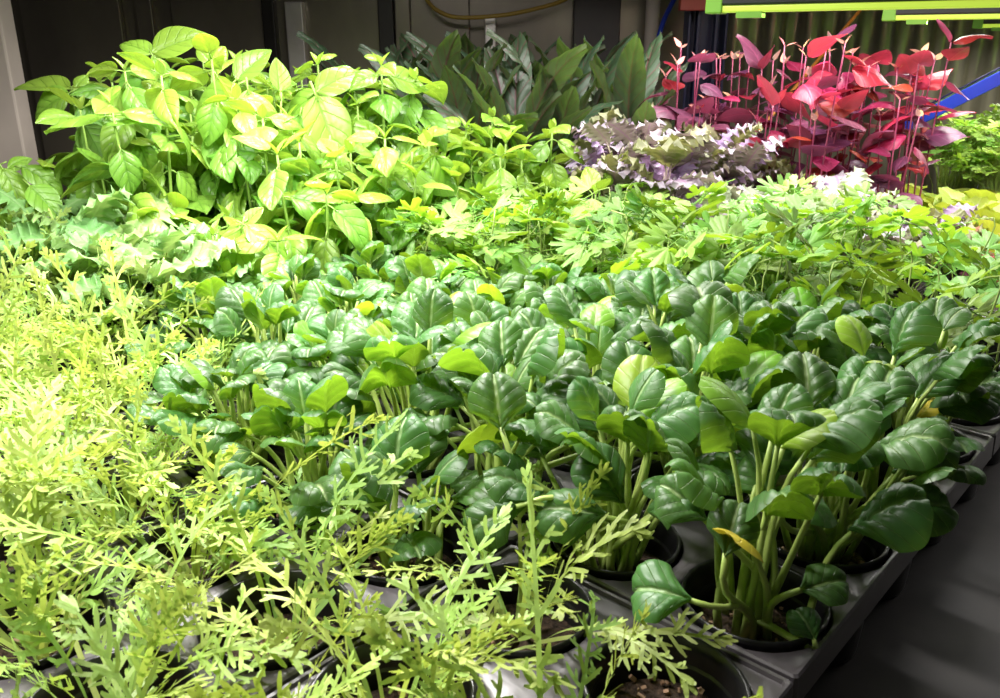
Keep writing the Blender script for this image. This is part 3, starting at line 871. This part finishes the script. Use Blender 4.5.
HEROES = {
    (2, 11): H_basil(.17, 3, .05, 901, [(72, 90, 1.30)], [((70, 89), (11, 79), 1.29, 1, .3), ((69, 93), (25, 112), 1.28, 1, -.2), ((73, 87), (114, 79), 1.30, 1, -.3), ((86, 102), (101, 142), 1.28, 0, 0), ((90, 138), (65, 168), 1.29, 0, 0), ((76, 88), (84, 72), 1.30, 1, 0)]),
    (1, 11): H_basil(.12, 3, .045, 907, [(14, 168, 1.2)], [((2, 168), (28, 209), 1.19, 0, 0), ((22, 168), (61, 177), 1.2, 0, -.2), ((8, 168), (24, 154), 1.2, 1, 0), ((30, 186), (63, 217), 1.18, 1, 0), ((0, 165), (-30, 180), 1.2, 0, 0)]),
    (2, 10): H_basil(.25, 4, .05, 902, [(152, 56, 1.25), (212, 66, 1.25)], [((153, 53), (202, 28), 1.25, 1, .1), ((151, 54), (119, 34), 1.25, 1, 0), ((153, 57), (167, 84), 1.23, 1, 0), ((149, 64), (124, 117), 1.24, 0, 0), ((160, 66), (184, 106), 1.24, 0, 0), ((160, 100), (128, 150), 1.24, 0, 0), ((165, 105), (192, 160), 1.24, 0, .3), ((211, 64), (199, 43), 1.25, 1, 0), ((214, 64), (222, 42), 1.25, 1, 0)]),
    (3, 9): H_basil(.24, 4, .055, 903, [(238, 84, 1.2), (281, 92, 1.22)], [((236, 80), (268, 46), 1.2, 1, 0), ((236, 86), (184, 111), 1.19, 1, 0), ((248, 90), (257, 146), 1.18, 1, 0), ((280, 92), (279, 56), 1.22, 1, .5), ((225, 110), (190, 168), 1.19, 0, 0), ((262, 130), (240, 190), 1.19, 0, 0)]),
    (4, 9): H_basil(.25, 4, .055, 904, [(317, 94, 1.25)], [((316, 96), (343, 163), 1.23, 1, 0), ((316, 92), (356, 62), 1.25, 1, 0), ((318, 93), (275, 113), 1.25, 1, 0), ((300, 115), (290, 165), 1.24, 0, 0), ((330, 150), (330, 215), 1.22, 0, 0)]),
    (4, 8): H_basil(.18, 4, .05, 905, [(412, 168, 1.2)], [((412, 166), (411, 230), 1.19, 1, 0), ((410, 166), (360, 190), 1.2, 0, 0), ((414, 166), (462, 182), 1.2, 0, 0)]),
    (2, 7): H_basil(.11, 3, .045, 906, [(243, 226, 1.02)], [((242, 228), (229, 283), 1.01, 1, 0), ((246, 226), (292, 250), 1.01, 1, -.3), ((240, 226), (205, 255), 1.02, 1, .3), ((245, 224), (262, 206), 1.02, 1, 0)]),
    (1, 1): H_tat(.09, 26, .066, 911, [((501, 430), (493, 372), .56, 0), ((622, 503), (588, 447), .55, 1), ((604, 516), (540, 500), .53, 2), ((516, 506), (461, 529), .53, 3)]),
    (1, 2): H_tat(.095, 26, .066, 912, [((706, 330), (703, 279), .66, 4), ((633, 398), (628, 340), .63, 5)]),
    (1, 0 + 3): H_tat(.095, 24, .066, 913, [((800, 408), (795, 349), .66, 6), ((770, 420), (722, 388), .64, 7)], 1),
    (0, 0) : None,
    (2, 0): H_tat(.10, 22, .06, 914, [((868, 452), (862, 399), .56, 8), ((790, 468), (783, 411), .54, 9), ((905, 470), (930, 425), .57, 0), ((896, 506), (960, 500), .57, 1), ((770, 500), (752, 455), .53, 3)]),
    (1, 0): H_tat(.115, 16, .05, 915, [((725, 556), (737, 503), .47, 2), ((690, 600), (640, 580), .47, 4), ((800, 590), (850, 575), .49, 5), ((815, 640), (800, 610), .49, 6), ((705, 520), (668, 480), .49, 7)], 1),
    (4, 0): H_tat(.09, 16, .06, 916, [((897, 366), (924, 324), .72, 0), ((955, 402), (1003, 366), .72, 1)]),
}
HEROES.pop((0, 0))
OWN = {  # plants that can be told by what stands beside them
    (2, 11): 'basil at the far left whose outer top leaves reach across the beige post',
    (2, 10): 'tall basil at the left, broad top leaves against the dark steel wall',
    (1, 11): 'short basil at the far left edge below the beige post',
    (1, 0): 'tatsoi with long bare pale stalks, in the pot next to the empty black pot',
    (0, 1): 'thin mizuna sprigs in the pot diagonally behind the empty black pot',
    (4, 8): 'basil with one leaf hanging straight down beside the parsley',
}
made = {}
order = sorted(cells.items(), key=lambda t: (t[0][0] + t[0][1], t[0]))
for (k, r), kd in order:
    c = cell(k, r)
    if kd == 'empty':
        o = start('plant_pot', 1)
        o.location = c
        tag(o, 'empty glossy black plant pot holding only dark soil', 'plant pot')
        continue
    if (k, r) in HEROES:
        o = HEROES[(k, r)](c); o.location = c
    else:
        lst = made.setdefault(kd, [])
        if len(lst) < NT.get(kd, 3):
            o = TEMPL[kd](len(lst) * 7 + 100 + len(kd)); lst.append(o)
        else:
            o = copy_tree(lst[rnd.randrange(len(lst))])
        o.location = c
        o.rotation_euler = (0, 0, rnd.uniform(-PI, PI))
    t, cat, g = NAMES[kd]
    tag(o, OWN.get((k, r)) or t + ', ' + place_words(k, r), cat, g)

# ------------------------------------------------------------------ carrier trays under the pots
TK, TR = 4, 2
deck, rim = make_tray(TK, TR)
used = {}
for (k, r) in cells:
    used.setdefault(((k + 3) // TK, r // TR), []).append((k, r))
ti = 0
for (a, b) in sorted(used, key=lambda q: (q[1], q[0])):
    o = empty('carrier_tray')
    child('deck', deck, o); child('rim', rim, o)
    o.location = cell(a * TK - 3 + (TK - 1) / 2, b * TR + (TR - 1) / 2)
    o.rotation_euler = (0, 0, ANG)
    what = [cells[q] for q in used[(a, b)] if cells[q] != 'empty']
    w = max(set(what), key=what.count)
    same = sorted(x for x in used if x[1] == b)
    tag(o, 'black plastic carrier tray under %s, %s from the front, %s tray row' % (
        {'tatsoi_tall': 'tall tatsoi', 'leggy_parsley': 'leggy parsley', 'basil_low': 'short basil', 'basil_tall': 'tall basil', 'orach_short': 'short orach', 'mizuna_thin': 'sparse mizuna', 'mizuna_sprig': 'mizuna sprigs', 'tatsoi_small': 'small tatsoi', 'kale_purple': 'mauve kale', 'kale_white': 'cream kale', 'kale_olive': 'olive kale', 'small_red': 'orach seedling'}.get(w, w),
        ORD[same.index((a, b))], ORD[b]), 'plant tray', 'black carrier trays')

# ------------------------------------------------------------------ the bench, the wall behind, the frame
def box(V, Fc, c, d, Rm=None):
    b = len(V)
    for x in (-1, 1):
        for y in (-1, 1):
            for z in (-1, 1):
                p = Vector((x * d[0] / 2, y * d[1] / 2, z * d[2] / 2))
                if Rm is not None: p = Rm @ p
                V.append(Vector(c) + p)
    for f in ((0, 1, 3, 2), (4, 6, 7, 5), (0, 4, 5, 1), (2, 3, 7, 6), (0, 2, 6, 4), (1, 5, 7, 3)):
        Fc.append(tuple(b + i for i in f))
def bevel(o, w=.002, s=2):
    m = o.modifiers.new('bevel', 'BEVEL'); m.width = w; m.segments = s; m.limit_method = 'ANGLE'
    return o
def boxmesh(name, lst, mat):
    V, Fc = [], []
    for a in lst: box(V, Fc, *a)
    return mesh(name, V, Fc, mat, smooth=False)
RZ = Matrix.Rotation(ANG, 3, 'Z')
bench = empty('growing_bench', (0, 1.0, -.89))
tag(bench, 'dark grey metal bench that all the black trays and pots stand on', 'bench')
child('bench_top', boxmesh('bench_top', [((.3, .1, .79), (3.6, 2.7, .024))], M['bench']), bench)
for x in (-1.4, 2.0):
    for y in (-1.15, 1.35):
        child('leg', boxmesh('leg', [((x, y, .389), (.05, .05, .778))], M['bench']), bench)
WY = 2.55
tag(link('floor', boxmesh('floor', [((.4, 1, -.94), (7, 6, .1))], plain('grey_concrete_floor', (.12, .115, .11), .7, noise=.6, nscale=6, col2=(.2, .19, .18), bump=.1))), kind='structure')
wall = tag(link('wall_back', boxmesh('wall_back', [((-.55, WY + .03, .6), (5.0, .06, 3.0))], M['wall'])), kind='structure')
def wx(px): return (px - CX) / F * (WY * .9426)
i = 1
def trim(px0, px1, mat, y=WY - .012, dep=.024, z0=-.89, z1=2.1):
    global i
    x0, x1 = wx(px0), wx(px1)
    o = link('trim_%d' % i, boxmesh('trim', [(((x0 + x1) / 2, y, (z0 + z1) / 2), (x1 - x0, dep, z1 - z0))], mat))
    tag(o, kind='structure'); bevel(o, .003); i += 1
    return o
trim(30, 128, M['wall'], dep=.02)
trim(144, 160, M['wall'], dep=.03)
trim(178, 267, M['wall'], dep=.016)
trim(268, 280, M['wall_dark'], dep=.05)
trim(381, 396, M['wall_dark'], dep=.05)
trim(397, 412, M['wall'], dep=.03)
trim(412, 470, M['wall'], dep=.018)
trim(572, 618, M['wall_dark'], dep=.03)
trim(291, 308, M['wall_light'], dep=.06, z1=.45)
trim(485, 496, M['wall_light'], dep=.06, z1=.41)
# corrugated sheet at the right
V, Fc = [], []
n = 150
xa, xb = wx(690), wx(690) + 1.75
for j in range(n + 1):
    x = xa + (xb - xa) * j / n
    ph = x / .105 * 2 * PI
    y = WY - .03 - .018 * max(-.75, min(.75, 1.4 * math.sin(ph)))
    V += [(x, y, -.89), (x, y, 2.1)]
for j in range(n):
    Fc.append((2 * j, 2 * j + 2, 2 * j + 3, 2 * j + 1))
cs = link('wall_panel', mesh('wall_panel', V, Fc, M['corr']))
tag(cs, kind='structure')
sol = cs.modifiers.new('solid', 'SOLIDIFY'); sol.thickness = .003
def tubeobj(name, P, r, mat, sides=10, parent=None):
    V, Fc, U = tube([Vector(p) for p in P], r, r, sides)
    me = mesh(name, V, Fc, mat, U)
    return child(name, me, parent) if parent else link(name, me)
def smooth_path(P, n=8):
    P = [Vector(p) for p in P]
    Q = [P[0]] + P + [P[-1]]
    out = []
    for a in range(1, len(Q) - 2):
        p0, p1, p2, p3 = Q[a - 1:a + 3]
        for q in range(n):
            t = q / n
            out.append(.5 * ((2 * p1) + (p2 - p0) * t + (2 * p0 - 5 * p1 + 4 * p2 - p3) * t * t + (3 * p1 - p0 - 3 * p2 + p3) * t ** 3))
    out.append(P[-1])
    return out
tp = at(651, 40, 2.32)
o = tubeobj('pipe', [(tp.x, tp.y, -.89), (tp.x, tp.y, 2.1)], .019, M['beige'], 16)
tag(o, 'round beige pipe running up the back wall beside the dark blue post', 'pipe')
p = at(6, 80, 1.62)
o = bevel(link('upright_post', boxmesh('upright_post', [((p.x - .012, p.y, .655), (.072, .05, 3.09))], M['beige'])), .004)
tag(o, 'pale beige upright post at the far left behind the basil', 'post')
o = tubeobj('cable', smooth_path([at(415, -25, 2.28), at(427, 0, 2.28), at(440, 12, 2.28), at(460, 17.5, 2.28), at(500, 15.5, 2.28), at(535, 9, 2.28), at(566, -1, 2.28), at(590, -20, 2.28)]), .0055, M['yellow'])
tag(o, 'drooping yellow-brown cable strung across the back wall', 'cable')
o = tubeobj('cable', smooth_path([at(688, -40, 2.2), at(676, -5, 2.2), at(664, 20, 2.2), at(657, 45, 2.2), at(654, 75, 2.2), at(650, 110, 2.2), at(652, 150, 2.2)]), .0065, M['blue'])
tag(o, 'thin curved blue cable hanging beside the dark blue post', 'cable')
# dark blue rack post with a red bracket
p = at(704, 45, 2.1)
post = empty('rack_post', (p.x, p.y, -.89))
tag(post, 'dark blue steel rack post with a red bracket behind the red orach', 'post')
prof = [((-.045, 0), (.006, .06)), ((.045, 0), (.006, .06)), ((0, .03), (.09, .006)), ((-.022, -.012), (.008, .03)), ((.022, -.012), (.008, .03))]
bevel(child('post', boxmesh('post', [((x, y, 1.4), (w, d, 2.8)) for (x, y), (w, d) in prof], M['navy']), post), .0015)
q = at(693, 2, 2.03)
bevel(child('bracket', boxmesh('bracket', [((q.x - p.x - .002, q.y - p.y - .005, q.z + .89 + .035), (.062, .03, .11)), ((q.x - p.x - .002, q.y - p.y + .03, q.z + .89 + .05), (.03, .05, .05))], M['red']), post), .002)
# blue diagonal brace: an angle section
a, b = at(872, 140, 1.78), at(1060, 44, 1.46)
d = (b - a).normalized()
br = empty('diagonal_brace', a)
tag(br, 'blue steel angle brace slanting up to the right in front of the cress', 'brace')
side = d.cross(Vector((0, 0, 1))).normalized(); upv = side.cross(d)
Rm = Matrix((d, side, upv)).transposed()
ln = (b - a).length
bevel(child('upper_flange', boxmesh('upper_flange', [((b - a) / 2 + upv * .012 - side * .016, (ln, .026, .004), Rm)], M['navy']), br), .001)
bevel(child('lower_flange', boxmesh('lower_flange', [((b - a) / 2 - upv * .006, (ln, .004, .024), Rm)], M['blue']), br), .001)
o = tubeobj('cane', [at(683, 222, 2.02), at(788, 96, 2.02), at(825, 52, 2.02), at(862, 8, 2.0), at(885, -20, 2.0)], .0042, M['orange'])
tag(o, 'thin orange cane leaning across in front of the corrugated wall', 'cane')

# ------------------------------------------------------------------ grow lights
def grow_light(c, ln, d, label, power, lime=False, sz=(.026, .040), group=None):
    g = empty('grow_light', c, math.atan2(d[1], d[0]))
    tag(g, label, 'grow light', group)
    w, h = sz
    bevel(child('housing', boxmesh('housing', [((ln / 2, 0, h / 2 + .004), (ln, w, h)), ((ln / 2, 0, h + .012), (ln * .96, w * .5, .016))], M['black']), g), .003)
    bevel(child('diffuser', boxmesh('diffuser', [((ln / 2, 0, .0), (ln - .02, w * .86, .009))], M['lime_strip' if lime else 'white_strip']), g), .002)
    for x in (.006, ln - .006):
        bevel(child('end_cap', boxmesh('end_cap', [((x, 0, h / 2), (.024, w * 1.06, h + .012))], M['green_cap' if lime else 'black']), g), .002)
    if lime:
        child('connector', boxmesh('connector', [((.055, 0, -.008), (.035, .022, .008))], M['green_cap']), g)
    for x in (.12, ln - .12):
        V, Fc, U = tube([Vector((x, 0, h)), Vector((x, 0, 2.1 - c[2]))], .0012, .0012, 5)
        child('hanger_wire', mesh('hanger_wire', V, Fc, M['black'], U), g)
    L = bpy.data.lights.new('lamp', 'AREA'); L.shape = 'RECTANGLE'; L.size = ln - .03; L.size_y = w * .8
    L.energy = power; L.color = (1.0, .955, .93); L.spread = R(165)
    lo = bpy.data.objects.new('lamp', L); COL.objects.link(lo); lo.parent = g; lo.location = (ln / 2, 0, -.0065)
    return g
dn = Vector((math.cos(R(-30)), math.sin(R(-30)), 0))
p1, p2, p3 = at(712, 9.5, 1.2), at(886, 18, 1.62), at(975, 26, 2.15)
grow_light(p1, 1.1, dn, 'nearest slim black grow light with a lime lit underside, above the red orach', 1.2, True)
grow_light(p2, 1.1, dn, 'middle slim black grow light with a lime lit underside, behind the nearest one', 10, True)
grow_light(p3, 1.1, dn, 'farthest short-looking grow light at the top right with a lime underside', 11, True)
# the lamps over the left and middle of the bed hang higher
dm = -E2
for (k, r0, z, pw, ln) in [(-1.8, 8.4, .62, 11.5, .75), (2.0, 8.0, .52, 11, .55), (5.5, 10.6, .70, 9, .75), (10.0, 6.8, .60, 10, .75)]:
    q = cell(k, r0)
    grow_light((q.x, q.y, z), ln, dm, 'slim black grow light hanging over the %s' % {-1.8: 'feathery mizuna', 2.0: 'tatsoi', 5.5: 'basil and parsley', 10.0: 'purple kale'}[k], pw)

w = bpy.data.worlds.new('room_light'); sc.world = w; w.use_nodes = True
bg = w.node_tree.nodes['Background']; bg.inputs[0].default_value = (.8, .75, .72, 1); bg.inputs[1].default_value = .03

cam = bpy.data.cameras.new('camera'); co = bpy.data.objects.new('camera', cam); COL.objects.link(co)
co.location = (0, 0, CAMZ); co.rotation_euler = (PI / 2 - PITCH, 0, 0)
cam.sensor_width = 36; cam.lens = 36 * F / 1000; cam.clip_start = .02
cam.dof.use_dof = True; cam.dof.focus_distance = .85; cam.dof.aperture_fstop = 24
sc.camera = co
sc.view_settings.view_transform = 'Standard'; sc.view_settings.look = 'None'
sc.view_settings.gamma = 1; sc.view_settings.use_curve_mapping = False
sc.view_settings.exposure = 0.0
